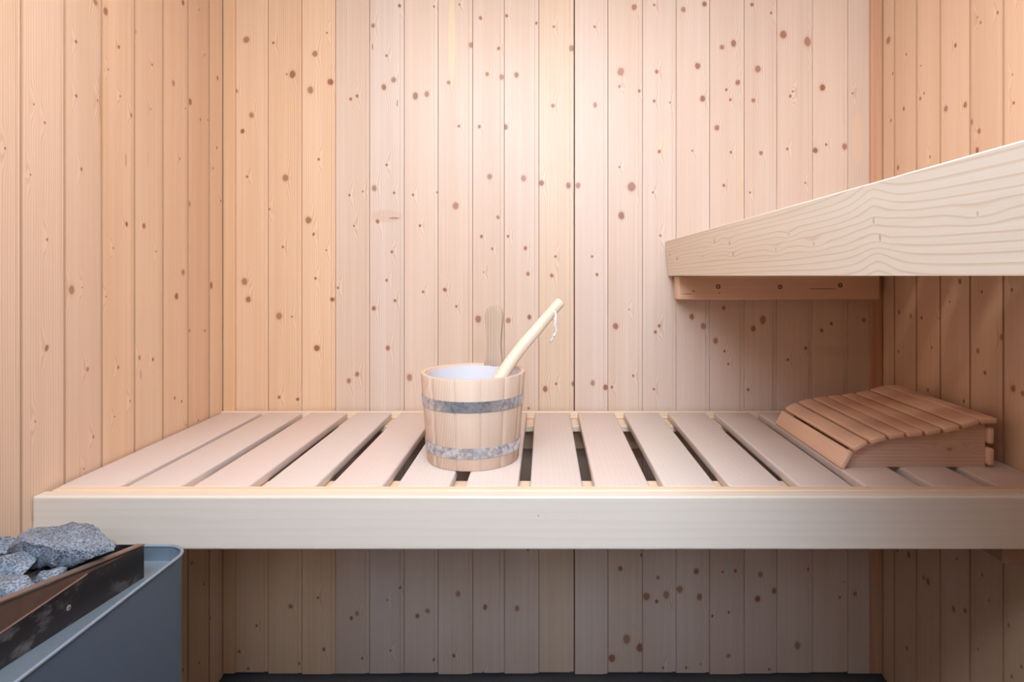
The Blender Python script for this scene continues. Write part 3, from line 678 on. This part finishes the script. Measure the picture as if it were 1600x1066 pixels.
# ------------------------------------------------------------ stones
def stone_mat(seed):
    m = N('crushed_stone'); tc = m.new('ShaderNodeTexCoord'); P = tc.outputs['Object']
    n1 = m.noise(P, 420, 3, .75, w=seed); n2 = m.noise(P, 26, 3, .6, w=seed+4)
    v = m.new('ShaderNodeTexVoronoi'); v.inputs['Scale'].default_value = 330; m.put(v.inputs[0], P)
    f = m.math('ADD', m.math('MULTIPLY', n1, .75), m.math('MULTIPLY', v.outputs['Distance'], .35))
    g = m.math('ADD', m.rng(f, .38, .72), m.math('MULTIPLY', m.math('SUBTRACT', n2, .5), .9), clamp=True)
    m.put(m.b.inputs['Base Color'], m.mix(g, (.035, .045, .065), (.30, .335, .39)))
    m.b.inputs['Roughness'].default_value = .62
    m.bump(m.math('ADD', m.math('MULTIPLY', n1, .6), n2), .65, .003)
    return m.m
SM = stone_mat(1.0)
def stone(c, pts, seed, label, rough=.0022):
    c = Vector(c)
    bm = bmesh.new()
    for p in pts: bm.verts.new(Vector(p))
    r = bmesh.ops.convex_hull(bm, input=bm.verts[:])
    bmesh.ops.delete(bm, geom=[v for v in bm.verts if not v.link_faces], context='VERTS')
    bmesh.ops.triangulate(bm, faces=bm.faces[:])
    size = max(v.co.length for v in bm.verts)
    for it in range(3): bmesh.ops.subdivide_edges(bm, edges=bm.edges[:], cuts=1, use_grid_fill=True)
    for it in range(2): bmesh.ops.smooth_vert(bm, verts=bm.verts[:], factor=.35, use_axis_x=True, use_axis_y=True, use_axis_z=True)
    bm.normal_update()
    sv = Vector((seed*3.1, seed*1.7, 0))
    for v in bm.verts:
        q = v.co*38+sv
        d = noise.noise(q)*rough*2.2+abs(noise.noise(q*2.3))*rough*1.6+noise.noise(q*5)*rough*.5
        v.co += v.normal*d
    o = obj('sauna_stone', bm, SM, loc=c); smooth_by_angle(o, 32)
    return tag(o, label, 'stone', 'stones in the heater tray')
def rs(seed, sx, sy, sz, n=16):
    r = random.Random(seed); out = []
    for i in range(n):
        v = Vector((r.gauss(0, 1), r.gauss(0, 1), r.gauss(0, 1))).normalized()*r.uniform(.82, 1.05)
        out.append((v.x*sx, v.y*sy, v.z*sz))
    return out
yS = .900; kS = yS/F
cS = pt(95, 857, yS)
def sp_(u, v, dy): return ((u-95)*(yS+dy)/F+(95-850)*dy/F, dy, -(v-857)*(yS+dy)/F-(857-431)*dy/F)
big = [sp_(9, 860, .0), sp_(12, 852, .01), sp_(32, 833, .02), sp_(55, 826, .03), sp_(95, 824, .04), sp_(112, 819, .040), sp_(144, 818, .040), sp_(152, 826, .03), sp_(178, 852, .01), sp_(181, 860, .0), sp_(165, 867, -.01),
       sp_(140, 874, -.025), sp_(110, 884, -.030), sp_(80, 889, -.030), sp_(50, 887, -.025), sp_(28, 876, -.02), sp_(34, 846, -.03), sp_(60, 850, -.034), sp_(95, 862, -.040), sp_(120, 858, -.034), sp_(30, 868, .05), sp_(140, 862, .05), sp_(90, 872, .06)]
stone(cS, big, 3, 'largest grey stone, lying on top of the pile at the far end of the heater')
stone(pt(6, 857, .95), rs(5, .030, .030, .018), 5, 'dark grey stone at the frame edge, behind and left of the largest stone')
stone(pt(14, 889, .845), rs(21, .036, .032, .017, 20), 8, 'grey stone at the left edge just below the largest stone', .0018)
stone(pt(6, 917, .800), rs(12, .038, .030, .019, 18), 9, 'speckled grey stone at the left edge, lowest in the photo against the flange', .0018)
stone(pt(80, 901, .850), rs(14, .020, .022, .011, 14), 10, 'smallest grey stone, a low tip between the largest stone and the tray flange', .0015)
for k, (x, y) in enumerate(((-.84, .90), (-.74, .90), (-.79, .80), (-.71, .79))):
    stone((x, y, H-.452), rs(40+k, .040, .040, .021), 20+k, ('grey stone deep in the tray below the largest stone, by the left wall', 'grey stone deep in the tray right below the largest stone',
          'grey stone deep in the tray under the left edge stones', 'grey stone deep in the tray next to the flange')[k])
stone((-.80, .67, H-.445), rs(16, .045, .05, .035), 11, 'grey stone outside the left edge of the photo in the middle of the tray')
stone((-.72, .53, H-.443), rs(17, .05, .05, .035), 12, 'grey stone in the near half of the tray beside the flange')
stone((-.82, .50, H-.447), rs(18, .045, .05, .03), 13, 'grey stone in the near half of the tray on the wall side')
stone((-.75, .41, H-.443), rs(19, .06, .045, .035), 14, 'grey stone at the nearest end of the tray')
